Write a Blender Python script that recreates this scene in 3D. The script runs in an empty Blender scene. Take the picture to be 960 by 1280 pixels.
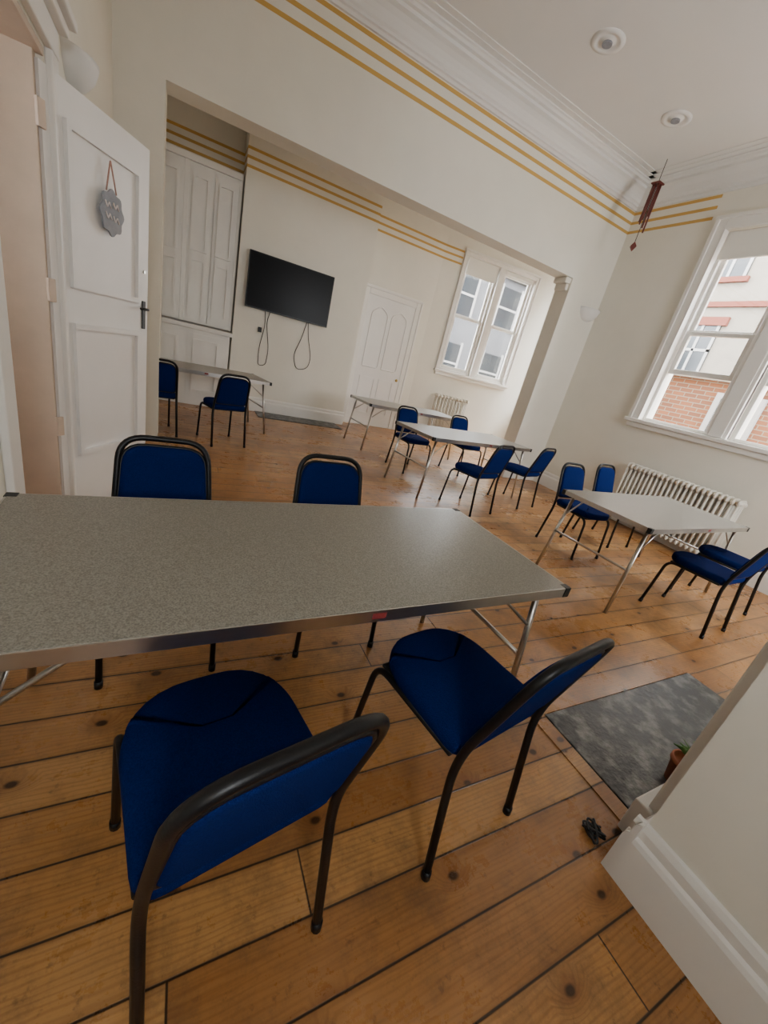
import bpy, bmesh, math, random
from mathutils import Vector, Matrix
random.seed(7)
SC=bpy.context.scene
# ---------------------------------------------------------------- materials
def mat(name,col,rough=.6,metal=0,var=0,vscale=5,bump=0,bscale=80,spec=.5,col2=None,lo=.35,hi=.65):
    m=bpy.data.materials.new(name);m.use_nodes=True
    nt=m.node_tree;N=nt.nodes;L=nt.links;b=N["Principled BSDF"]
    b.inputs["Base Color"].default_value=(*col,1);b.inputs["Roughness"].default_value=rough
    b.inputs["Metallic"].default_value=metal;b.inputs["Specular IOR Level"].default_value=spec
    tc=N.new("ShaderNodeTexCoord")
    if var or col2:
        n=N.new("ShaderNodeTexNoise");n.inputs["Scale"].default_value=vscale;n.inputs["Detail"].default_value=6;n.inputs["Roughness"].default_value=.6
        L.new(tc.outputs["Object"],n.inputs["Vector"])
        r=N.new("ShaderNodeValToRGB");r.color_ramp.elements[0].position=lo;r.color_ramp.elements[1].position=hi
        c2=col2 if col2 else tuple(min(1,c*(1+var)) for c in col)
        c1=col if col2 else tuple(c*(1-var) for c in col)
        r.color_ramp.elements[0].color=(*c1,1);r.color_ramp.elements[1].color=(*c2,1)
        L.new(n.outputs["Fac"],r.inputs["Fac"]);L.new(r.outputs["Color"],b.inputs["Base Color"])
    if bump:
        n=N.new("ShaderNodeTexNoise");n.inputs["Scale"].default_value=bscale;n.inputs["Detail"].default_value=3
        L.new(tc.outputs["Object"],n.inputs["Vector"])
        bp=N.new("ShaderNodeBump");bp.inputs["Strength"].default_value=bump;bp.inputs["Distance"].default_value=.01
        L.new(n.outputs["Fac"],bp.inputs["Height"]);L.new(bp.outputs["Normal"],b.inputs["Normal"])
    return m
M={}
M['wall']=mat("cream_wall_paint",(.82,.785,.69),.75,var=.025,vscale=1.5,bump=.12,bscale=25)
M['ceil']=mat("ceiling_paint",(.80,.785,.755),.8,var=.02,vscale=1)
M['white']=mat("white_gloss_paint",(.84,.815,.765),.4,var=.02,vscale=3,bump=.05,bscale=20)
M['doorw']=mat("white_door_paint",(.85,.83,.80),.45,var=.02,vscale=3)
M['jamb']=mat("pale_jamb_paint",(.60,.47,.36),.5,var=.05,vscale=6)
M['gold']=mat("gold_stripe_paint",(.60,.36,.09),.45)
M['fabric']=mat("blue_fabric",(.003,.011,.078),.95,bump=.5,bscale=350,spec=.05,col2=(.005,.018,.115),vscale=250)
M['black']=mat("black_powder_coat",(.004,.004,.005),.42,spec=.35,bump=.05,bscale=200)
M['alu']=mat("aluminium",(.56,.55,.53),.3,1,var=.06,vscale=9)
M['chrome']=mat("steel_tube",(.55,.53,.50),.28,1)
M['tv']=mat("tv_screen",(.003,.003,.004),.3,spec=.12)
M['tvb']=mat("tv_bezel",(.006,.006,.006),.4)
M['rad']=mat("radiator_paint",(.78,.74,.65),.4)
M['brass']=mat("brass",(.5,.36,.12),.35,1)
M['blk2']=mat("black_plastic",(.012,.012,.012),.5)
M['blind']=mat("roller_blind",(.88,.86,.80),.9)
M['red']=mat("chime_red_wood",(.13,.025,.018),.5)
M['terra']=mat("terracotta",(.45,.14,.06),.8,var=.1,vscale=20)
M['leaf']=mat("leaf_green",(.09,.22,.04),.5,var=.2,vscale=20)
M['sign']=mat("sign_slate",(.27,.28,.31),.7,var=.1,vscale=20)
M['signm']=mat("sign_pale_lettering",(.75,.68,.66),.7)
M['ribbon']=mat("ribbon",(.45,.25,.2),.8)
M['label']=mat("red_label",(.25,.035,.035),.5)
M['stone']=mat("pale_stone",(.19,.165,.13),.9,var=.08,vscale=3)
M['redtrim']=mat("red_brick_trim",(.13,.033,.018),.9)
M['grey']=mat("grey_render",(.085,.085,.09),.9,var=.15,vscale=1.5)
M['darkwin']=mat("dark_window",(.02,.024,.028),.15)
M['extw']=mat("outside_white_paint",(.26,.25,.24),.7)
M['ground']=mat("outside_ground",(.10,.095,.08),.95,var=.1,vscale=2)
M['under']=mat("table_underside",(.25,.2,.14),.7)
# glass
g=bpy.data.materials.new("window_glass");g.use_nodes=True
nt=g.node_tree;nt.nodes.clear();o=nt.nodes.new("ShaderNodeOutputMaterial");t=nt.nodes.new("ShaderNodeBsdfTransparent");gl=nt.nodes.new("ShaderNodeBsdfGlossy");gl.inputs["Roughness"].default_value=.02;mx=nt.nodes.new("ShaderNodeMixShader");mx.inputs[0].default_value=.05
nt.links.new(t.outputs[0],mx.inputs[1]);nt.links.new(gl.outputs[0],mx.inputs[2]);nt.links.new(mx.outputs[0],o.inputs[0]);M['glass']=g
# laminate
def laminate():
    m=bpy.data.materials.new("grey_speckled_laminate");m.use_nodes=True;nt=m.node_tree;N=nt.nodes;L=nt.links;b=N["Principled BSDF"]
    tc=N.new("ShaderNodeTexCoord");n=N.new("ShaderNodeTexNoise");n.inputs["Scale"].default_value=260;n.inputs["Detail"].default_value=2
    L.new(tc.outputs["Object"],n.inputs["Vector"]);r=N.new("ShaderNodeValToRGB")
    r.color_ramp.elements[0].position=.34;r.color_ramp.elements[1].position=.66
    r.color_ramp.elements[0].color=(.165,.152,.125,1);r.color_ramp.elements[1].color=(.31,.29,.245,1)
    L.new(n.outputs["Fac"],r.inputs["Fac"]);L.new(r.outputs["Color"],b.inputs["Base Color"])
    b.inputs["Roughness"].default_value=.32
    return m
M['lam']=laminate()
def floormat():
    m=bpy.data.materials.new("pine_floorboards");m.use_nodes=True;nt=m.node_tree;N=nt.nodes;L=nt.links;b=N["Principled BSDF"]
    def math_(op,a,bv=None,c=None):
        n=N.new("ShaderNodeMath");n.operation=op
        for i,v in enumerate((a,bv,c)):
            if v is None: continue
            if isinstance(v,(int,float)): n.inputs[i].default_value=v
            else: L.new(v,n.inputs[i])
        return n.outputs[0]
    def mr(v,a,b_,c=0,d=1):
        n=N.new("ShaderNodeMapRange");n.inputs[1].default_value=a;n.inputs[2].default_value=b_;n.inputs[3].default_value=c;n.inputs[4].default_value=d;L.new(v,n.inputs[0]);return n.outputs[0]
    tc=N.new("ShaderNodeTexCoord");s=N.new("ShaderNodeSeparateXYZ");L.new(tc.outputs["Object"],s.inputs[0])
    X,Y=s.outputs[0],s.outputs[1]
    BW=.160
    yb=math_('DIVIDE',Y,BW);yi=math_('FLOOR',yb);yf=math_('FRACT',yb)
    wn=N.new("ShaderNodeTexWhiteNoise");wn.noise_dimensions='1D';L.new(yi,wn.inputs["W"])
    xo=math_('MULTIPLY_ADD',wn.outputs["Value"],3.7,X);xb=math_('DIVIDE',xo,3.3);xi=math_('FLOOR',xb);xf=math_('FRACT',xb)
    idn=math_('MULTIPLY_ADD',xi,17.3,yi)
    w2=N.new("ShaderNodeTexWhiteNoise");w2.noise_dimensions='1D';L.new(idn,w2.inputs["W"])
    rnd=w2.outputs["Value"]
    kx=N.new("ShaderNodeCombineXYZ");L.new(math_('MULTIPLY_ADD',rnd,31.0,math_('MULTIPLY',X,.75)),kx.inputs[0]);L.new(math_('MULTIPLY',Y,1.1),kx.inputs[1])
    nz=N.new("ShaderNodeTexNoise");nz.inputs["Scale"].default_value=14;L.new(tc.outputs["Object"],nz.inputs["Vector"])
    vo=N.new("ShaderNodeTexVoronoi");vo.voronoi_dimensions='2D';vo.inputs["Scale"].default_value=3.3;L.new(kx.outputs[0],vo.inputs["Vector"])
    kd=math_('MULTIPLY_ADD',math_('SUBTRACT',nz.outputs["Fac"],.5),.035,vo.outputs["Distance"])
    sepc=N.new("ShaderNodeSeparateColor");L.new(vo.outputs["Color"],sepc.inputs[0])
    ksel=mr(sepc.outputs[0],.10,.2)
    core=math_('MULTIPLY',mr(kd,.030,.055,1,0),ksel);halo=math_('MULTIPLY',mr(kd,.03,.18,1,0),ksel)
    cx=N.new("ShaderNodeCombineXYZ");L.new(math_('MULTIPLY',X,1.1),cx.inputs[0]);L.new(math_('MULTIPLY_ADD',halo,1.4,math_('MULTIPLY',Y,38)),cx.inputs[1]);L.new(math_('MULTIPLY',idn,3.1),cx.inputs[2])
    gn=N.new("ShaderNodeTexNoise");gn.inputs["Scale"].default_value=1.6;gn.inputs["Detail"].default_value=7;gn.inputs["Roughness"].default_value=.6;gn.inputs["Distortion"].default_value=.35;L.new(cx.outputs[0],gn.inputs["Vector"])
    cw=N.new("ShaderNodeCombineXYZ");L.new(math_('MULTIPLY',X,.22),cw.inputs[0]);L.new(math_('MULTIPLY_ADD',halo,.05,Y),cw.inputs[1]);L.new(math_('MULTIPLY',idn,.37),cw.inputs[2])
    wv=N.new("ShaderNodeTexWave");wv.bands_direction='Y';wv.inputs["Scale"].default_value=22;wv.inputs["Distortion"].default_value=9;wv.inputs["Detail"].default_value=3;wv.inputs["Detail Scale"].default_value=.6;L.new(cw.outputs[0],wv.inputs["Vector"])
    base=N.new("ShaderNodeValToRGB");e=base.color_ramp.elements;e[0].color=(.28,.112,.032,1);e[1].color=(.62,.35,.135,1);e[0].position=.15;e[1].position=.85
    k=base.color_ramp.elements.new(.5);k.color=(.46,.22,.070,1)
    f1=math_('MULTIPLY_ADD',rnd,.38,math_('MULTIPLY',gn.outputs["Fac"],.65));L.new(f1,base.inputs["Fac"])
    def mixc(fac,c1,c2,mode='MIX'):
        n=N.new("ShaderNodeMix");n.data_type='RGBA';n.blend_type=mode
        if isinstance(fac,(int,float)): n.inputs[0].default_value=fac
        else: L.new(fac,n.inputs[0])
        for i,c in ((6,c1),(7,c2)):
            if isinstance(c,tuple): n.inputs[i].default_value=c
            else: L.new(c,n.inputs[i])
        return n.outputs[2]
    c=mixc(math_('MULTIPLY',mr(wv.outputs["Fac"],.5,1),.30),base.outputs["Color"],(.21,.078,.020,1))
    c=mixc(math_('MULTIPLY',mr(gn.outputs["Fac"],.50,.70),.45),c,(.21,.08,.022,1))
    pn=N.new("ShaderNodeTexNoise");pn.inputs["Scale"].default_value=1.7;pn.inputs["Detail"].default_value=9;pn.inputs["Roughness"].default_value=.80;L.new(tc.outputs["Object"],pn.inputs["Vector"])
    c=mixc(math_('MULTIPLY',mr(pn.outputs["Fac"],.48,.65),.72),c,(.125,.070,.036,1))
    sn=N.new("ShaderNodeTexNoise");sn.inputs["Scale"].default_value=26;sn.inputs["Detail"].default_value=5;sn.inputs["Roughness"].default_value=.7;L.new(tc.outputs["Object"],sn.inputs["Vector"])
    c=mixc(math_('MULTIPLY',mr(sn.outputs["Fac"],.58,.70),.5),c,(.09,.045,.020,1))
    c=mixc(math_('MULTIPLY',halo,.5),c,(.19,.066,.018,1))
    c=mixc(math_('MULTIPLY',core,.9),c,(.030,.013,.006,1))
    d=math_('MINIMUM',yf,math_('SUBTRACT',1,yf));gp=mr(d,.009,.024,1,0)
    edge=mr(d,.015,.09,1,0);c=mixc(math_('MULTIPLY',edge,.35),c,(.11,.045,.016,1))
    d2=math_('MINIMUM',xf,math_('SUBTRACT',1,xf));gp2=mr(d2,.0004,.0011,1,0)
    gap=math_('MAXIMUM',gp,gp2)
    c=mixc(math_('MULTIPLY',gap,.92),c,(.013,.007,.004,1))
    L.new(c,b.inputs["Base Color"])
    rr=math_('MULTIPLY_ADD',pn.outputs["Fac"],.42,.09);L.new(rr,b.inputs["Roughness"]);b.inputs["Specular IOR Level"].default_value=.5
    bp=N.new("ShaderNodeBump");bp.inputs["Strength"].default_value=.3;bp.inputs["Distance"].default_value=.008
    hh=math_('SUBTRACT',math_('MULTIPLY',gn.outputs["Fac"],.2),gap);L.new(hh,bp.inputs["Height"]);L.new(bp.outputs["Normal"],b.inputs["Normal"])
    return m
M['floor']=floormat()
M['slate']=mat("worn_slate",(.028,.030,.032),.40,col2=(.30,.30,.285),vscale=11,bump=.4,bscale=40,lo=.47,hi=.70)
def brickmat():
    m=bpy.data.materials.new("orange_brick");m.use_nodes=True;nt=m.node_tree;N=nt.nodes;L=nt.links;b=N["Principled BSDF"]
    tc=N.new("ShaderNodeTexCoord");s=N.new("ShaderNodeSeparateXYZ");c=N.new("ShaderNodeCombineXYZ");L.new(tc.outputs["Object"],s.inputs[0]);L.new(s.outputs[1],c.inputs[0]);L.new(s.outputs[2],c.inputs[1])
    br=N.new("ShaderNodeTexBrick");br.inputs["Color1"].default_value=(.17,.058,.019,1);br.inputs["Color2"].default_value=(.11,.04,.016,1);br.inputs["Mortar"].default_value=(.15,.12,.085,1)
    br.inputs["Scale"].default_value=1;br.inputs["Brick Width"].default_value=.24;br.inputs["Row Height"].default_value=.085;br.inputs["Mortar Size"].default_value=.009
    L.new(c.outputs[0],br.inputs["Vector"]);L.new(br.outputs["Color"],b.inputs["Base Color"]);b.inputs["Roughness"].default_value=.9
    return m
M['brick']=brickmat()
# ---------------------------------------------------------------- mesh helpers
def newobj(name,bm,mat_,parent=None,smooth=False,loc=None):
    me=bpy.data.meshes.new(name);bmesh.ops.recalc_face_normals(bm,faces=bm.faces[:]);bm.to_mesh(me);bm.free()
    if smooth:
        for p in me.polygons:p.use_smooth=True
    me.materials.append(mat_)
    ob=bpy.data.objects.new(name,me);SC.collection.objects.link(ob)
    if parent: ob.parent=parent
    if loc: ob.location=loc
    return ob
def empty(name,loc=(0,0,0),rz=0):
    e=bpy.data.objects.new(name,None);SC.collection.objects.link(e);e.location=loc;e.rotation_euler=(0,0,rz);e.empty_display_size=.1;return e
def addbox(bm,a,b):
    r=bmesh.ops.create_cube(bm,size=1)
    vs=r['verts']
    for v in vs:
        v.co=Vector(((a[0]+b[0])/2+v.co.x*abs(b[0]-a[0]),(a[1]+b[1])/2+v.co.y*abs(b[1]-a[1]),(a[2]+b[2])/2+v.co.z*abs(b[2]-a[2])))
    return vs
def boxes(name,lst,m,parent=None,bevel=0,seg=2):
    bm=bmesh.new()
    for a,b in lst: addbox(bm,a,b)
    if bevel:
        bmesh.ops.bevel(bm,geom=bm.edges[:]+bm.verts[:],offset=bevel,segments=seg,affect='EDGES',profile=.5)
    return newobj(name,bm,m,parent)
def walls(name,lst,parent=None):
    for q in lst: boxes(name,[q],M['wall'],parent)
def smoothpath(pts,rad,n=6):
    out=[Vector(pts[0])]
    for i in range(1,len(pts)-1):
        p0,p1,p2=Vector(pts[i-1]),Vector(pts[i]),Vector(pts[i+1])
        d0=(p0-p1);d2=(p2-p1);r=min(rad,d0.length*.48,d2.length*.48)
        a=p1+d0.normalized()*r;c=p1+d2.normalized()*r
        for k in range(n+1):
            t=k/n;out.append(a*(1-t)**2+p1*2*t*(1-t)+c*t*t)
    out.append(Vector(pts[-1]));return out
def sweep(bm,pts,r,seg=8,closed=False,ry=None):
    pts=[Vector(p) for p in pts];n=len(pts);rings=[];up=None
    for i in range(n):
        if closed:t=(pts[(i+1)%n]-pts[i-1]).normalized()
        else:t=(pts[min(i+1,n-1)]-pts[max(i-1,0)]).normalized()
        if up is None:
            up=Vector((0,0,1)) if abs(t.z)<.9 else Vector((0,1,0))
        s=t.cross(up).normalized();up=s.cross(t).normalized()
        rr=r if not callable(r) else r(i/(n-1))
        r2=rr if ry is None else ry
        rings.append([bm.verts.new(pts[i]+s*math.cos(2*math.pi*k/seg)*rr+up*math.sin(2*math.pi*k/seg)*r2) for k in range(seg)])
    m=n if closed else n-1
    for i in range(m):
        A,B=rings[i],rings[(i+1)%n]
        for k in range(seg): bm.faces.new((A[k],A[(k+1)%seg],B[(k+1)%seg],B[k]))
    if not closed:
        for q in (rings[0],rings[-1]): bm.faces.new(q)
def tubes(name,paths,r,m,parent=None,seg=8,bend=.05):
    bm=bmesh.new()
    for p in paths: sweep(bm,smoothpath(p,bend) if len(p)>2 else p,r,seg)
    return newobj(name,bm,m,parent,True)
def pad(name,outline,thick,m,parent,mtx,dome=.3):
    bm=bmesh.new();n=len(outline);cx=sum(p[0] for p in outline)/n;cy=sum(p[1] for p in outline)/n
    R=[]
    levels=[(-1,.90),(-.92,.955),(-.6,.985),(0,1),(.6,.985),(.92,.945),(1,.86)]
    for (z,s) in levels:
        R.append([bm.verts.new(mtx@Vector((cx+(x-cx)*s,cy+(y-cy)*s,z*thick/2))) for x,y in outline])
    for s,z in ((.55,1+dome*.7),(.2,1+dome)):
        R.append([bm.verts.new(mtx@Vector((cx+(x-cx)*s,cy+(y-cy)*s,z*thick/2))) for x,y in outline])
    for i in range(len(R)-1):
        for k in range(n): bm.faces.new((R[i][k],R[i][(k+1)%n],R[i+1][(k+1)%n],R[i+1][k]))
    bm.faces.new(R[0]);bm.faces.new(R[-1])
    return newobj(name,bm,m,parent,True)
def roundpoly(pts,n=5):
    out=[];N=len(pts)
    for i in range(N):
        p0=Vector(pts[i-1][:2]);p1=Vector(pts[i][:2]);p2=Vector(pts[(i+1)%N][:2]);r=pts[i][2]
        a=p1+(p0-p1).normalized()*r;c=p1+(p2-p1).normalized()*r
        for k in range(n+1):
            t=k/n;q=a*(1-t)**2+p1*2*t*(1-t)+c*t*t;out.append((q.x,q.y))
    return out
def extrude_profile(name,prof,p0,p1,out,m,parent=None):
    bm=bmesh.new();out=Vector(out);p0=Vector(p0);p1=Vector(p1)
    A=[bm.verts.new(p0+out*d+Vector((0,0,z))) for d,z in prof];B=[bm.verts.new(p1+out*d+Vector((0,0,z))) for d,z in prof]
    n=len(prof)
    for k in range(n): bm.faces.new((A[k],A[(k+1)%n],B[(k+1)%n],B[k]))
    bm.faces.new(A);bm.faces.new(B)
    return newobj(name,bm,m,parent)
P=math.pi
# ---------------------------------------------------------------- chairs
CH={}
LEAN=.29
def chair(x,y,rot):
    e=empty("stacking_chair",(x,y,0),rot)
    if not CH:
        fr=bmesh.new()
        for s in (-1,1):
            sweep(fr,smoothpath([(s*.200,.235,0),(s*.190,.20,.425),(s*.190,-.17,.435)],.07),.0115,10)
        yb=lambda z:-.185-(z-.45)*LEAN
        sweep(fr,smoothpath([(-.200,-.25,0),(-.193,-.19,.44),(-.170,yb(.85),.85),(.170,yb(.85),.85),(.193,-.19,.44),(.200,-.25,0)],.10,8),.0125,10)
        sweep(fr,[(-.19,.12,.425),(.19,.12,.425)],.009,8);sweep(fr,[(-.19,-.12,.43),(.19,-.12,.43)],.009,8)
        sweep(fr,[(-.185,yb(.54),.54),(.185,yb(.54),.54)],.008,8)
        for s in (-1,1):
            for yy in (.235,-.25):
                sweep(fr,[(s*.200,yy,0),(s*.200,yy*.99,.03)],.0145,10)
        th=math.atan(LEAN)
        upv=Vector((0,-math.sin(th),math.cos(th)));fw=Vector((0,math.cos(th),math.sin(th)))
        c0=Vector((0,yb(.665)+.004,.665))
        B=Matrix(((-1,0,0,c0.x),(0,upv.y,fw.y,c0.y),(0,upv.z,fw.z,c0.z),(0,0,0,1)))
        f=newobj("frame",fr,M['black'],e,True);CH['frame']=f.data
        so=roundpoly([(-.205,-.20,.05),(.205,-.20,.05),(.200,.12,.06),(.135,.240,.10),(-.135,.240,.10),(-.200,.12,.06)])
        s_=pad("seat",so,.06,M['fabric'],e,Matrix.Translation((0,0,.462)),.25);CH['seat']=s_.data
        sp=boxes("seat_pan",[((-.18,-.17,.42),(.18,.19,.432))],M['blk2'],e,.004);CH['seat_pan']=sp.data
        bo=roundpoly([(-.178,-.165,.04),(.178,-.165,.04),(.158,.160,.085),(-.158,.160,.085)])
        b_=pad("backrest",bo,.036,M['fabric'],e,B,.25);CH['backrest']=b_.data
        bb=bmesh.new();rim=[B@Vector((px*1.01,py*1.01,-.006)) for px,py in bo];sweep(bb,rim,.008,6,True)
        rb=newobj("back_rim",bb,M['black'],e,True);CH['back_rim']=rb.data
    else:
        for k,d in CH.items():
            ob=bpy.data.objects.new(k,d);SC.collection.objects.link(ob);ob.parent=e
    return e
TB={}
def table(x,y,rot,L=1.83,W=.76,H=.74):
    e=empty("folding_table",(x,y,0),rot)
    if TB:
        for k,d in TB.items():
            ob=bpy.data.objects.new(k,d);SC.collection.objects.link(ob);ob.parent=e
        return e
    a,b=L/2,W/2
    t=boxes("top",[((-a+.004,-b+.004,H-.012),(a-.004,b-.004,H))],M['lam'],e,.002,1)
    ed=boxes("edge_trim",[((-a,-b,H-.036),(a,-b+.004,H-.001)),((-a,b-.004,H-.036),(a,b,H-.001)),((-a,-b+.004,H-.036),(-a+.004,b-.004,H-.001)),((a-.004,-b+.004,H-.036),(a,b-.004,H-.001)),
        ((-a,-b,H-.040),(a,-b+.02,H-.036)),((-a,b-.02,H-.040),(a,b,H-.036))],M['alu'],e)
    un=boxes("underside",[((-a+.01,-b+.01,H-.030),(a-.01,b-.01,H-.013))],M['under'],e)
    cap=boxes("corner_caps",[((sx*(a-.03),sy*(b-.03),H-.041),(sx*(a+.003),sy*(b+.003),H+.0015)) for sx in (-1,1) for sy in (-1,1)],M['blk2'],e,.003)
    bm=bmesh.new()
    for s in (-1,1):
        xl=s*(a-.10);xf=s*(a-.015)
        for q in (-1,1):
            sweep(bm,[(xl,q*(b-.06),H-.035),(xf,q*(b-.03),0.0)],.0135,10)
        sweep(bm,[(xl,-(b-.06),H-.045),(xl,b-.06,H-.045)],.0135,10)
        sweep(bm,[(xl+s*.043,-(b-.045),H-.37),(xl+s*.043,b-.045,H-.37)],.010,8)
        for q in (-1,1):
            sweep(bm,smoothpath([(xl+s*.028,q*(b-.052),H-.22),(s*(a-.26),q*(b-.065),H-.08),(s*(a-.36),q*(b-.065),H-.045)],.03),.007,6)
    lg=newobj("legs",bm,M['chrome'],e,True)
    rl=boxes("side_rails",[((-a+.1,q*(b-.065)-.012,H-.055),(a-.1,q*(b-.065)+.012,H-.034)) for q in (-1,1)],M['alu'],e)
    lb=boxes("label_tag",[((.03,-b-.0015,H-.029),(.075,-b+.001,H-.010))],M['label'],e)
    for ob in (t,ed,un,cap,lg,rl,lb): TB[ob.name]=ob.data
    return e
table(.46,1.17,.04)
table(3.85,1.84,.06)
table(3.34,4.14,.15)
table(3.45,6.05,.06)
table(.15,6.05,.2)
chair(.125,.66,.19);chair(.865,.73,.17)
chair(-.04,1.63,P+.03);chair(.735,1.65,P)
chair(3.80,1.30,.05);chair(4.50,1.42,.05)
chair(3.73,2.46,P);chair(4.64,2.70,P+.03)
chair(3.08,3.48,.25);chair(4.12,3.80,.25)
chair(2.98,4.85,P+.1);chair(4.05,5.0,P+.1)
chair(.46,5.20,.3);chair(-.27,5.36,.2)
# ---------------------------------------------------------------- room shell
XL,XR,YB,YT=-.60,5.83,5.02,7.60
BD=.28
ZC=4.50
boxes("floor",[((-2.2,-1.6,-.12),(7.6,8.3,0))],M['floor'])
boxes("ceiling",[((-.9,-1.6,ZC),(6.1,5.3,ZC+.15))],M['ceil'])
boxes("ceiling_far",[((-.9,5.3,4.3),(7.6,8.4,4.45))],M['ceil'])
WZ0,WZ1=1.46,3.80
Y0,Y1,Y2,Y3=1.60,2.50,2.74,3.62
TK=.3
walls("wall_right",[((XR,-1.6,0),(XR+TK,YB+BD,WZ0)),((XR,-1.6,WZ1),(XR+TK,YB+BD,ZC)),((XR,-1.6,WZ0),(XR+TK,Y0,WZ1)),((XR,Y3,WZ0),(XR+TK,YB+BD,WZ1)),((XR,Y1,WZ0),(XR+TK,Y2,WZ1))])
walls("wall_left",[((XL-.35,-1.6,0),(XL,2.02,ZC)),((XL-.35,2.02,2.30),(XL,2.89,ZC)),((XL-.35,2.89,0),(XL,YB+BD,ZC))])
walls("wall_beam",[((XL,YB,0),(-.22,YB+BD,ZC)),((5.08,YB,0),(XR,YB+BD,ZC)),((-.22,YB,3.14),(5.08,YB+BD,ZC))])
walls("wall_back",[((XL,-1.6,0),(-.35,-1.45,ZC)),((-.35,-1.6,0),(.25,-1.45,1.6)),((-.35,-1.6,2.3),(.25,-1.45,ZC)),((.25,-1.6,0),(3.7,-1.45,ZC)),((3.7,-1.6,0),(4.8,-1.45,1.4)),((3.7,-1.6,2.8),(4.8,-1.45,ZC)),((4.8,-1.6,0),(5.83,-1.45,ZC))])  # both openings behind the camera are invented, to let in foreground fill light
boxes("wall_hall",[((-2.2,.5,0),(-2.1,4.5,1.7)),((-2.2,.5,2.2),(-2.1,4.5,3)),((-2.2,.5,1.7),(-2.1,1.8,2.2)),((-2.2,2.4,1.7),(-2.1,4.5,2.2)),((-2.1,.4,0),(-.95,.5,3)),((-2.1,4.4,0),(-.95,4.5,3)),((-2.2,.4,3),(-.95,4.5,3.1))],M['jamb'])  # small opening added in the unseen hall wall to brighten the door jamb
# far room
walls("wall_far_breast",[((.72,YT,0),(2.90,8.1,4.3))])
walls("wall_far",[((-.7,8.0,0),(.72,8.2,4.3)),((2.90,8.0,0),(4.6,8.2,4.3))])
walls("wall_far_left",[((-.8,YB+BD,0),(-.6,8.2,4.3))])
wf=empty("wall_window_bay",(4.53,8.0,0),-math.radians(8))
boxes("wall_panel",[((0,0,0),(.52,.2,4.3)),((.52,0,0),(2.25,.2,1.5)),((.52,0,3.72),(2.25,.2,4.3)),((2.25,0,0),(3.1,.2,4.3)),((1.32,0,1.5),(1.45,.2,3.72))],M['wall'],wf)
walls("wall_far_right",[((7.4,5.3,0),(7.6,5.7,4.3)),((7.4,5.7,0),(7.6,7.4,1.2)),((7.4,5.7,3.9),(7.6,7.4,4.3)),((7.4,7.4,0),(7.6,8.0,4.3)),((5.84,5.18,0),(7.5,YB+BD,4.3))])
walls("wall_chimney_breast",[((1.36,-1.45,0),(3.25,.25,ZC))])
SK=[(0,0),(.032,0),(.032,.17),(.026,.185),(.018,.195),(.018,.225),(.010,.245),(0,.25)]
extrude_profile("baseboard_chimney_side",SK,(1.36,-1.45,0),(1.36,.28,0),(-1,0,0),M['white'])
extrude_profile("baseboard_chimney_front",SK,(1.328,.25,0),(1.52,.25,0),(0,1,0),M['white'])
extrude_profile("baseboard_right",SK,(XR,-1.45,0),(XR,YB,0),(-1,0,0),M['white'])
extrude_profile("baseboard_left",SK,(XL,-1.45,0),(XL,1.90,0),(1,0,0),M['white'])
extrude_profile("baseboard_left_far",SK,(XL,3.05,0),(XL,YB,0),(1,0,0),M['white'])
extrude_profile("baseboard_pier",SK,(5.05,YB,0),(XR,YB,0),(0,-1,0),M['white'])
extrude_profile("baseboard_pier_reveal",SK,(5.08,YB-.03,0),(5.08,YB+BD,0),(-1,0,0),M['white'])
extrude_profile("baseboard_breast_far",SK,(.72,YT,0),(2.93,YT,0),(0,-1,0),M['white'])
extrude_profile("baseboard_breast_far_side",SK,(2.9,YT,0),(2.9,8.0,0),(1,0,0),M['white'])
extrude_profile("baseboard_recess",SK,(4.32,8.0,0),(4.55,8.0,0),(0,-1,0),M['white'])
extrude_profile("baseboard_bay",SK,(0,0,0),(3.0,0,0),(0,-1,0),M['white'],wf)
def stripes(tag,zs,p0,p1,out,parent=None,w=.036):
    bm=bmesh.new()
    o=Vector(out)
    for z in zs:
        a=Vector(p0);b=Vector(p1);q=b+o*.003
        addbox(bm,(min(a.x,q.x),min(a.y,q.y),z-w/2),(max(a.x,q.x),max(a.y,q.y),z+w/2))
    newobj("trim_stripes_"+tag,bm,M['gold'],parent)
ZS=(3.96,4.08,4.20)
stripes("beam",ZS,(XL,YB,0),(XR,YB,0),(0,-1,0))
stripes("right",ZS,(XR,3.85,0),(XR,YB,0),(-1,0,0))
stripes("left",ZS,(XL,-1.4,0),(XL,YB,0),(1,0,0))
ZF=(3.53,3.64,3.75)
stripes("breast",ZF,(.72,YT,0),(2.90,YT,0),(0,-1,0))
stripes("breast_side",ZF,(2.90,YT,0),(2.90,8.0,0),(1,0,0))
stripes("breast_side_left",ZF,(.72,YT,0),(.72,8.0,0),(-1,0,0))
stripes("recess",ZF,(2.90,8.0,0),(4.53,8.0,0),(0,-1,0))
stripes("alcove",ZF,(-.5,8.0,0),(.72,8.0,0),(0,-1,0))
stripes("bay",ZF,(0,0,0),(.42,0,0),(0,-1,0),wf)
CO=[(0,ZC-.27),(.025,ZC-.27),(.035,ZC-.245),(.055,ZC-.24),(.055,ZC-.215),(.075,ZC-.20),(.085,ZC-.17),(.11,ZC-.135),(.15,ZC-.105),(.19,ZC-.09),(.19,ZC-.06),(.225,ZC-.055),(.24,ZC-.035),(.26,ZC-.03),(.26,ZC-.016),(.33,ZC-.016),(.33,ZC-.008),(.40,ZC-.008),(.40,ZC),(0,ZC)]
extrude_profile("trim_cornice_beam",CO,(XL,YB,0),(XR,YB,0),(0,-1,0),M['ceil'])
extrude_profile("trim_cornice_right",CO,(XR,-1.45,0),(XR,YB,0),(-1,0,0),M['ceil'])
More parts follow.
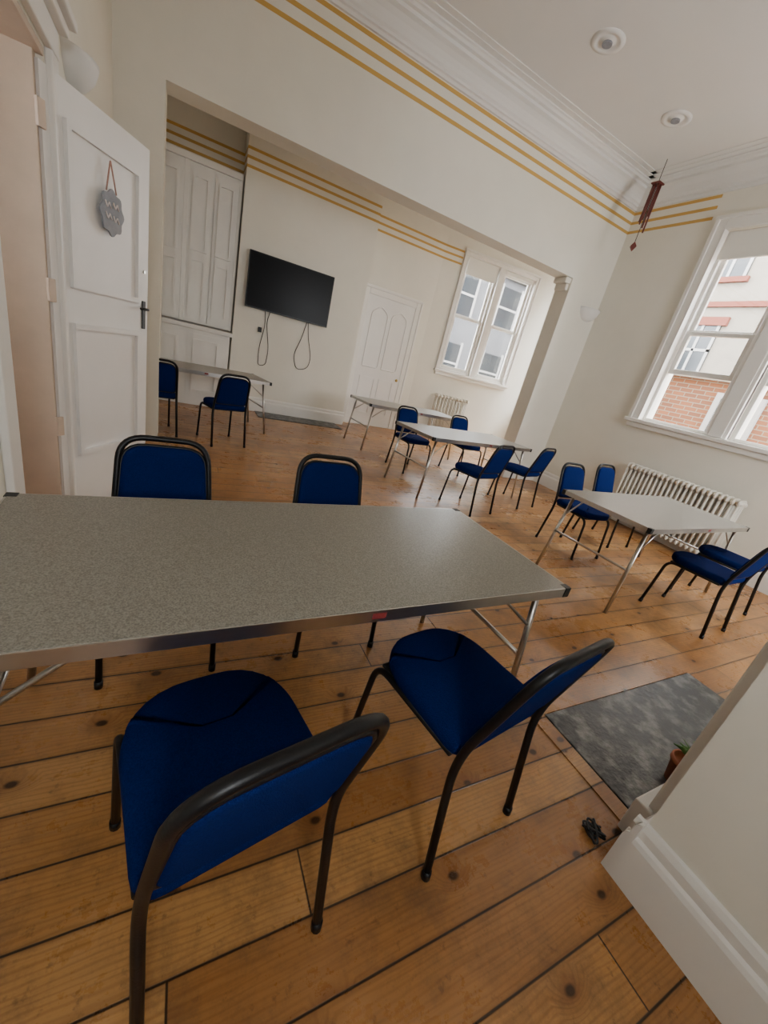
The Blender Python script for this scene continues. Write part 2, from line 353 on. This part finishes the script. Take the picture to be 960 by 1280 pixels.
extrude_profile("trim_cornice_left",CO,(XL,-1.45,0),(XL,YB,0),(1,0,0),M['ceil'])
boxes("trim_corbel",[((4.97,YB+.015,3.06),(5.078,YB+BD-.015,3.138)),((5.02,YB+.03,2.97),(5.078,YB+BD-.03,3.06))],M['wall'],None,.015)
# ---------------------------------------------------------------- windows
def sash_window(name,parent,x0,x1,z0,z1,blind=0,yd=.10,raised=0):
    L=[]
    w=.055
    L+= [((x0,yd-.04,z0),(x0+.05,yd+.06,z1)),((x1-.05,yd-.04,z0),(x1,yd+.06,z1)),((x0+.05,yd-.04,z1-.05),(x1-.05,yd+.06,z1)),((x0+.05,yd-.04,z0),(x1-.05,yd+.06,z0+.04))]
    zm=(z0+z1)/2
    for (za,zb,yo) in ((z0+.04+raised,zm+.03,0),(zm-.01,z1-.05,.035)):
        a,b=x0+.05,x1-.05
        L+=[((a,yd+yo-.02,za),(a+w,yd+yo+.02,zb)),((b-w,yd+yo-.02,za),(b,yd+yo+.02,zb)),((a+w,yd+yo-.02,zb-.05),(b-w,yd+yo+.02,zb)),((a+w,yd+yo-.02,za),(b-w,yd+yo+.02,za+.065))]
    boxes(name+"_sashes",L,M['white'],parent,.004,1)
    boxes(name+"_glass",[((x0+.1,yd-.002,z0+.1+raised),(x1-.1,yd+.002,zm-.01)),((x0+.1,yd+.033,zm+.03),(x1-.1,yd+.037,z1-.1))],M['glass'],parent)
    if blind:
        boxes(name+"_blind",[((x0+.05,yd-.065,z1-blind),(x1-.05,yd-.06,z1-.02)),((x0+.05,yd-.075,z1-blind-.02),(x1-.05,yd-.05,z1-blind))],M['blind'],parent)
w1=empty("window_1",(XR,0,0),-P/2)
sash_window("left",w1,-Y3,-Y2,WZ0,WZ1,.30,.10,.62)
sash_window("right",w1,-Y1,-Y0,WZ0,WZ1,.30,.10,.62)
def casing(parent,x0,x1,z0,z1,w=.16,d=.035):
    boxes("casing",[((x0-w,-d,z0-.02),(x0,0,z1+w)),((x1,-d,z0-.02),(x1+w,0,z1+w)),((x0,-d,z1),(x1,0,z1+w)),
      ((x0-w-.01,-d-.02,z0-.03),(x0-w+.035,0,z1+w+.01)),((x1+w-.035,-d-.02,z0-.03),(x1+w+.01,0,z1+w+.01)),((x0-w-.02,-d-.025,z1+w-.02),(x1+w+.02,0,z1+w+.02))],M['white'],parent,.006,2)
    boxes("reveal_lining",[((x0+.0,-d-.005,z0),(x0+.010,.09,z1)),((x1-.010,-d-.005,z0),(x1,.09,z1))],M['white'],parent)
    boxes("sill",[((x0-w-.04,-.09,z0-.055),(x1+w+.04,.10,z0-.005)),((x0-w,-.05,z0-.12),(x1+w,0,z0-.055))],M['white'],parent,.01,3)
casing(w1,-Y3,-Y0,WZ0,WZ1,.13)
boxes("mullion",[((-Y2,-.035,WZ0),(-Y1,.04,WZ1)),((-Y2+.04,-.045,WZ0),(-Y1-.04,0,WZ1))],M['white'],w1,.006,2)
w2=empty("window_2",(4.53,8.0,0),-math.radians(8))
sash_window("left",w2,.52,1.32,1.5,3.72,.3,.08)
sash_window("right",w2,1.45,2.25,1.5,3.72,.06,.08)
casing(w2,.52,2.25,1.5,3.72,.08,.03)
boxes("mullion",[((1.32,-.03,1.5),(1.45,.05,3.72))],M['white'],w2,.006,2)
# ---------------------------------------------------------------- doors
def panel_frame(bm,x0,x1,z0,z1,y,w=.024,d=.013):
    for a,b in (((x0,y-d,z0),(x1,y,z0+w)),((x0,y-d,z1-w),(x1,y,z1)),((x0,y-d,z0+w),(x0+w,y,z1-w)),((x1-w,y-d,z0+w),(x1,y,z1-w))):
        addbox(bm,a,b)
HX,HY=-.615,2.86
d1=empty("door_1",(HX,HY,0),P/2-math.radians(28.8))
DW,DH=.79,2.25
boxes("leaf",[((0,0,.01),(DW,.045,DH))],M['doorw'],d1)
bm=bmesh.new()
panel_frame(bm,.12,DW-.10,1.36,2.10,0,.03,.02);panel_frame(bm,.12,DW-.10,.40,1.18,0,.03,.02)
newobj("panel_mouldings",bm,M['doorw'],d1)
boxes("handle_plate",[((DW-.065,-.008,1.20),(DW-.03,0,1.38))],M['blk2'],d1,.003)
tubes("handle_lever",[[(DW-.048,0,1.33),(DW-.048,-.045,1.33),(DW-.14,-.045,1.33)]],.008,M['blk2'],d1,8,.02)
boxes("hinges",[((-.03,-.012,z),(.012,.004,z+.11)) for z in (.55,1.27,2.0)],M['jamb'],d1,.003)
bm=bmesh.new();sweep(bm,[(DW-.05,-.004,1.56),(DW-.05,-.012,1.56)],.01,10);newobj("lock_rose",bm,M['chrome'],d1)
boxes("trim_doorway_left",[((XL-.36,2.845,0),(XL-.03,2.888,2.30)),((XL-.36,2.022,2.27),(XL-.0,2.888,2.298)),((XL-.36,2.022,0),(XL,2.06,2.27))],M['jamb'],None,.003)
boxes("trim_doorway_architrave",[((XL,2.895,0),(XL+.03,3.01,2.42)),((XL,1.92,0),(XL+.03,2.04,2.42)),((XL,1.92,2.31),(XL+.035,3.01,2.42)),((XL,1.88,2.42),(XL+.07,3.04,2.46)),((XL,1.86,2.46),(XL+.10,3.06,2.50))],M['white'],None,.008,2)
sg=empty("hanging_door_sign",(HX,HY,0),P/2-math.radians(28.8))
bm=bmesh.new();n=48;A=[];B=[]
SX,SZ=.41,1.80
for k in range(n):
    a=2*P*k/n;rx=.09+.008*math.cos(8*a);rz=.11+.008*math.cos(8*a)
    A.append(bm.verts.new((SX+rx*math.cos(a),-.022,SZ+rz*math.sin(a))));B.append(bm.verts.new((SX+rx*math.cos(a),-.032,SZ+rz*math.sin(a))))
for k in range(n): bm.faces.new((A[k],A[(k+1)%n],B[(k+1)%n],B[k]))
bm.faces.new(A);bm.faces.new(B);newobj("plaque",bm,M['sign'],sg)
tubes("lettering",[[(SX+dx+q*.015,-.034,SZ+dz+(.015 if q%2 else -.015)) for q in range(-1,3)] for dx,dz in ((-.045,.035),(.02,.04),(-.04,-.02),(.02,-.025))],.004,M['signm'],sg,6,.008)
tubes("ribbon",[[(SX-.04,-.026,SZ+.10),(SX-.005,-.026,SZ+.25),(SX+.04,-.026,SZ+.10)]],.004,M['ribbon'],sg,6,.01)
# far door
d2=empty("door_2",(3.12,7.998,0),0)
boxes("leaf",[((0,-.03,0),(1.05,-.0,2.5))],M['doorw'],d2,.003)
bm=bmesh.new()
for x0,x1 in ((.13,.48),(.57,.92)):
    panel_frame(bm,x0,x1,.25,1.0,-.03)
    sweep(bm,smoothpath([(x0,-.035,1.2),(x0,-.035,2.22),((x0+x1)/2,-.035,2.34),(x1,-.035,2.22),(x1,-.035,1.2),(x0,-.035,1.2)],.07),.013,6)
newobj("panel_mouldings",bm,M['doorw'],d2)
boxes("casing",[((-.12,-.045,0),(-.0,0,2.62)),((1.05,-.045,0),(1.17,0,2.62)),((0,-.045,2.5),(1.05,0,2.62)),((-.14,-.06,0),(-.10,0,2.64)),((1.15,-.06,0),(1.19,0,2.64)),((-.14,-.06,2.60),(1.19,0,2.65))],M['white'],d2,.006)
bm=bmesh.new();bmesh.ops.create_uvsphere(bm,u_segments=12,v_segments=8,radius=.03,matrix=Matrix.Translation((.97,-.07,1.05)));newobj("knob",bm,M['brass'],d2,True)
# cupboards in alcove
cb=empty("alcove_cupboard",(0,-.14,0))
boxes("carcass_upper",[((-.55,7.86,1.24),(.70,8.13,3.36)),((-.55,7.82,3.34),(.70,8.13,3.42)),((-.08,7.83,1.24),(-.02,7.86,3.34)),((.655,7.83,1.24),(.70,7.86,3.34))],M['white'],cb,.004)
boxes("carcass_lower",[((-.55,7.45,0),(.66,8.13,1.16)),((-.55,7.40,1.16),(.69,8.13,1.22))],M['white'],cb,.006)
bm=bmesh.new()
for x0,x1 in ((-.02,.31),(.33,.655)):
    addbox(bm,(x0,7.835,1.27),(x1,7.86,3.30))
    panel_frame(bm,x0+.05,x1-.05,1.36,2.15,7.835,.035,.028);panel_frame(bm,x0+.05,x1-.05,2.25,3.2,7.835,.035,.028)
addbox(bm,(-.46,7.835,1.27),(-.08,7.86,3.30));panel_frame(bm,-.40,-.14,1.36,2.1,7.835,.035,.028);panel_frame(bm,-.40,-.14,2.2,3.2,7.835,.035,.028)
for x0,x1 in ((-.44,.0),(.06,.58)):
    addbox(bm,(x0,7.43,.14),(x1,7.45,1.10));panel_frame(bm,x0+.07,x1-.07,.22,1.02,7.43,.035,.028)
newobj("doors",bm,M['white'],cb)
# ---------------------------------------------------------------- TV
tv=empty("wall_television",(1.56,7.598,2.085),0)
boxes("bezel",[((-.70,-.10,-.405),(.70,-.06,.405))],M['tvb'],tv,.006)
boxes("screen",[((-.688,-.102,-.385),(.688,-.0995,.393))],M['tv'],tv)
boxes("bracket",[((-.2,-.06,-.2),(.2,-.0,.2))],M['blk2'],tv,.01)
cab=empty("television_cables",(0,7.585,0))
tubes("cable",[[(1.20,0,1.70),(1.22,0,1.45),(1.16,0,1.10),(1.17,0,.80),(1.30,0,.83),(1.32,0,1.10),(1.24,0,1.52),(1.28,0,1.70)],
 [(1.92,0,1.70),(1.86,0,1.40),(1.76,0,1.10),(1.84,0,.86),(2.05,0,.92),(2.08,0,1.12),(1.98,0,1.45),(1.94,0,1.70)]],.0055,M['blk2'],cab,6,.10)
boxes("plug",[((1.11,-.03,1.34),(1.17,0,1.42))],M['blk2'],cab,.004)
boxes("hearth_far",[((1.2,7.08,0),(2.75,7.565,.012))],M['slate'],None,.003)
boxes("hearth_slab",[((1.62,.35,0),(2.95,.81,.010))],M['slate'],None,.003)
boxes("trim_hearth_border",[((1.54,.35,0),(1.615,.89,.006)),((1.54,.815,0),(3.03,.89,.006)),((2.955,.35,0),(3.03,.815,.006))],M['floor'])
boxes("fireplace_surround",[((1.53,.256,0),(1.66,.31,1.15)),((2.93,.256,0),(3.10,.31,1.15)),((1.53,.256,1.0),(3.1,.31,1.2)),((1.51,.285,0),(1.72,.345,.16)),((2.88,.285,0),(3.12,.345,.16))],M['white'],None,.006)
def radiator(loc,rz,n,H=.80,pitch=.062):
    e=empty("column_radiator",loc,rz)
    bm=bmesh.new()
    for i in range(n):
        x=(i-(n-1)/2)*pitch
        for y in (-.055,.0,.055): sweep(bm,[(x,y,.14),(x,y,H-.05)],.015,8)
        for z in (.14,H-.05):
            sweep(bm,smoothpath([(x,-.07,z-.028),(x,-.07,z+.028),(x,.07,z+.028),(x,.07,z-.028)],.03,4),.018,8)
            sweep(bm,[(x,-.07,z),(x,.07,z)],.026,8)
    for s in (-1,1):
        x=s*(n-1)/2*pitch
        for y in (-.05,.05): sweep(bm,[(x,y,0),(x,y,.14)],lambda t:.022-.008*t,8)
    for z in (.14,H-.05): sweep(bm,[(-(n/2)*pitch-.02,0,z),((n/2)*pitch+.02,0,z)],.02,8)
    newobj("columns",bm,M['rad'],e,True)
    x=-(n/2)*pitch
    tubes("pipe",[[(x-.02,0,.14),(x-.10,0,.14),(x-.10,0,0.0)]],.011,M['rad'],e,8,.03)
    tubes("valve",[[(x-.10,0,.12),(x-.10,0,.26)]],.02,M['blind'],e,10)
radiator((5.68,2.66,0),-P/2,23,.88)
radiator((5.45,7.68,0),-math.radians(8),10,1.0,.085)
def sconce(loc,rz,s=1):
    e=empty("wall_sconce",loc,rz)
    bm=bmesh.new();prof=[(.0,-.13),(.05,-.125),(.10,-.10),(.145,-.05),(.165,.0),(.17,.02),(.155,.02),(.13,-.04),(.06,-.10),(0,-.105)]
    n=20;rings=[]
    for r,z in prof: rings.append([bm.verts.new((s*r*math.cos(P*k/n),-s*r*math.sin(P*k/n)*.8,z*s)) for k in range(n+1)])
    for i in range(len(prof)-1):
        for k in range(n): bm.faces.new((rings[i][k],rings[i][k+1],rings[i+1][k+1],rings[i+1][k]))
    bmesh.ops.remove_doubles(bm,verts=bm.verts[:],dist=.0005)
    newobj("shade",bm,M['ceil'],e,True)
    boxes("wall_plate",[((-.05,-.01,-.08),(.05,0,0))],M['ceil'],e,.003)
sconce((XL,3.38,2.46),P/2)
sconce((5.63,YB,2.83),0,1.15)
def downlight(x,y):
    e=empty("ceiling_downlight",(x,y,ZC))
    bm=bmesh.new();prof=[(.15,0),(.15,-.008),(.12,-.016),(.105,-.014),(.09,-.0),(.07,-.002),(.055,-.015),(.0,-.02)];n=24;R=[]
    for r,z in prof: R.append([bm.verts.new((r*math.cos(2*P*k/n),r*math.sin(2*P*k/n),z)) for k in range(n)])
    for i in range(len(R)-1):
        for k in range(n): bm.faces.new((R[i][k],R[i][(k+1)%n],R[i+1][(k+1)%n],R[i+1][k]))
    bmesh.ops.remove_doubles(bm,verts=bm.verts[:],dist=.0005)
    newobj("ring",bm,M['ceil'],e,True)
    bm=bmesh.new();sweep(bm,[(0,0,-.016),(0,0,-.03)],.045,16);newobj("lens",bm,M['sign'],e)
downlight(3.31,3.85);downlight(4.63,3.93)
wc=empty("wind_chime",(5.28,4.38,ZC))
tubes("cord",[[(0,0,0),(0,0,-.25)],[(0,0,-.3),(0,0,-.95)]],.004,M['blk2'],wc)
boxes("top_disc",[((-.06,-.06,-.27),(.06,.06,-.25))],M['red'],wc,.01)
tubes("tubes",[[(.045*math.cos(a),.045*math.sin(a),-.26),(.045*math.cos(a),.045*math.sin(a),-.60-.04*i)] for i,a in enumerate([2*P*k/6 for k in range(6)])],.010,M['red'],wc)
bm=bmesh.new();bmesh.ops.create_cone(bm,segments=4,radius1=.05,radius2=0,depth=.06,cap_ends=True,matrix=Matrix.Translation((0,0,-.93)));bmesh.ops.create_cone(bm,segments=4,radius1=.05,radius2=0,depth=.06,cap_ends=True,matrix=Matrix.Translation((0,0,-.99))@Matrix.Rotation(P,4,'X'));newobj("striker",bm,M['red'],wc)
pt=empty("potted_plant",(1.97,.375,0.01))
bm=bmesh.new();R=[]
for r,z in ((.0,0),(.042,0),(.056,.10),(.062,.10),(.062,.12),(.053,.12),(.050,.10),(0,.10)):
    R.append([bm.verts.new((r*math.cos(2*P*k/20),r*math.sin(2*P*k/20),z)) for k in range(20)])
for i in range(len(R)-1):
    for k in range(20): bm.faces.new((R[i][k],R[i][(k+1)%20],R[i+1][(k+1)%20],R[i+1][k]))
bmesh.ops.remove_doubles(bm,verts=bm.verts[:],dist=.0005)
newobj("pot",bm,M['terra'],pt,True)
bm=bmesh.new()
for k in range(12):
    a=2*P*k/12+random.random()*.4;l=.055+.03*random.random()
    p=smoothpath([(0,0,.10),(math.cos(a)*l*.4,math.sin(a)*l*.4,.17),(math.cos(a)*l,math.sin(a)*l,.17+.03*random.random())],.1)
    sweep(bm,p,lambda t:.002+.011*math.sin(P*min(1,max(0,t))),6,ry=.002)
newobj("leaves",bm,M['leaf'],pt,True)
tubes("cable_coil",[[(1.38+.05*math.cos(k*1.9)*(1-.03*k),.36+.05*math.sin(k*2.3),.008+.006*(k%4)) for k in range(16)]],.004,M['blk2'],None,6,.03)
# ---------------------------------------------------------------- outside
boxes("outside_ground",[((7.7,-15,-.6),(45,40,-.5)),((-10,8.6,-.6),(7.7,40,-.5))],M['ground'])
ex=empty("brick_outbuilding",(9.2,0,0))
boxes("brick_wall",[((0,-6,-.5),(3,7.5,2.5))],M['brick'],ex)
boxes("coping",[((-.1,-6,2.5),(3,7.5,2.58))],M['stone'],ex)
boxes("small_window",[((-.03,3.75,.9),(.02,4.35,2.2))],M['darkwin'],ex)
boxes("small_window_frame",[((-.05,3.65,.8),(.0,3.75,2.3)),((-.05,4.35,.8),(.0,4.45,2.3)),((-.05,3.75,2.2),(.0,4.35,2.3)),((-.04,4.02,.9),(0,4.08,2.2))],M['extw'],ex)
et=empty("terrace_building",(15,0,0))
boxes("facade",[((0,-10,-.5),(4,13,11))],M['stone'],et)
wl=[];wt=[];wfm=[]
for i in range(9):
    yy=-8+2.3*i
    for zz in (3.3,6.2,9.0):
        wl.append(((-.05,yy,zz),(.05,yy+1.0,zz+1.5)));wt.append(((-.12,yy-.15,zz+1.5),(.0,yy+1.15,zz+1.75)));wt.append(((-.12,yy-.12,zz-.15),(0,yy+1.12,zz)))
        wfm.append(((-.08,yy+.46,zz),(-.05,yy+.54,zz+1.5)));wfm.append(((-.08,yy,zz+.71),(-.05,yy+1.0,zz+.79)))
        wfm.append(((-.08,yy,zz),(-.05,yy+.08,zz+1.5)));wfm.append(((-.08,yy+.92,zz),(-.05,yy+1.0,zz+1.5)))
wt.append(((-.1,-10,5.35),(0,13,5.5)))
boxes("facade_windows",wl,M['darkwin'],et);boxes("facade_trim",wt,M['redtrim'],et);boxes("facade_window_bars",wfm,M['extw'],et)
eg=empty("grey_house",(0,0,0))
boxes("house_wall",[((3,15,-.5),(13,18,5.6))],M['grey'],eg)
boxes("house_windows",[((x,14.95,z),(x+1,15.02,z+1.5)) for x in (7,9.3,11.6) for z in (1.2,3.8)],M['darkwin'],eg)
boxes("house_window_frames",[((x-.1,14.93,z-.1),(x,15.0,z+1.6)) for x in (7,9.3,11.6) for z in (1.2,3.8)]+[((x+1,14.93,z-.1),(x+1.1,15.0,z+1.6)) for x in (7,9.3,11.6) for z in (1.2,3.8)]+[((x,14.93,z+.7),(x+1,14.96,z+.78)) for x in (7,9.3,11.6) for z in (1.2,3.8)],M['extw'],eg)
boxes("house_roof",[((2.7,14.8,5.6),(13.3,18.2,5.9))],M['ground'],eg)
# ---------------------------------------------------------------- light
W=bpy.data.worlds.new("overcast_sky");SC.world=W;W.use_nodes=True
bg=W.node_tree.nodes["Background"];bg.inputs[0].default_value=(.94,.97,1,1);bg.inputs[1].default_value=29
def portal(loc,rot,sx,sy):
    l=bpy.data.lights.new("portal",'AREA');l.shape='RECTANGLE';l.size=sx;l.size_y=sy;l.cycles.is_portal=True
    o=bpy.data.objects.new("window_portal",l);SC.collection.objects.link(o);o.location=loc;o.rotation_euler=rot
portal((6.2,2.6,2.63),(0,P/2,0),2.4,2.2)
portal((5.9,8.15,2.6),(-P/2,0,-math.radians(8)),2.0,2.4)
portal((7.65,6.55,2.55),(0,P/2,0),2.7,1.7)
portal((-.05,-1.65,1.95),(P/2,0,0),.6,.7);portal((4.25,-1.65,2.1),(P/2,0,0),1.1,1.4)  # portals for the added fill-light openings in the back wall
# ---------------------------------------------------------------- camera
p_,r_,y_,f_,h_=math.radians(20.55),math.radians(14.11),math.radians(30.06),490.5,1.388
H=Vector((math.sin(y_),math.cos(y_),0));S=Vector((math.cos(y_),-math.sin(y_),0));Z=Vector((0,0,1))
F=H*math.cos(p_)-Z*math.sin(p_);U=H*math.sin(p_)+Z*math.cos(p_)
R=S*math.cos(r_)+U*math.sin(r_)
Up=U*math.cos(r_)-S*math.sin(r_)
cam=bpy.data.cameras.new("camera");co=bpy.data.objects.new("camera",cam);SC.collection.objects.link(co)
co.matrix_world=Matrix(((R.x,Up.x,-F.x,0),(R.y,Up.y,-F.y,0),(R.z,Up.z,-F.z,h_),(0,0,0,1)))
cam.sensor_fit='VERTICAL';cam.sensor_height=36;cam.lens=36*f_/1280;cam.clip_start=.02
SC.camera=co
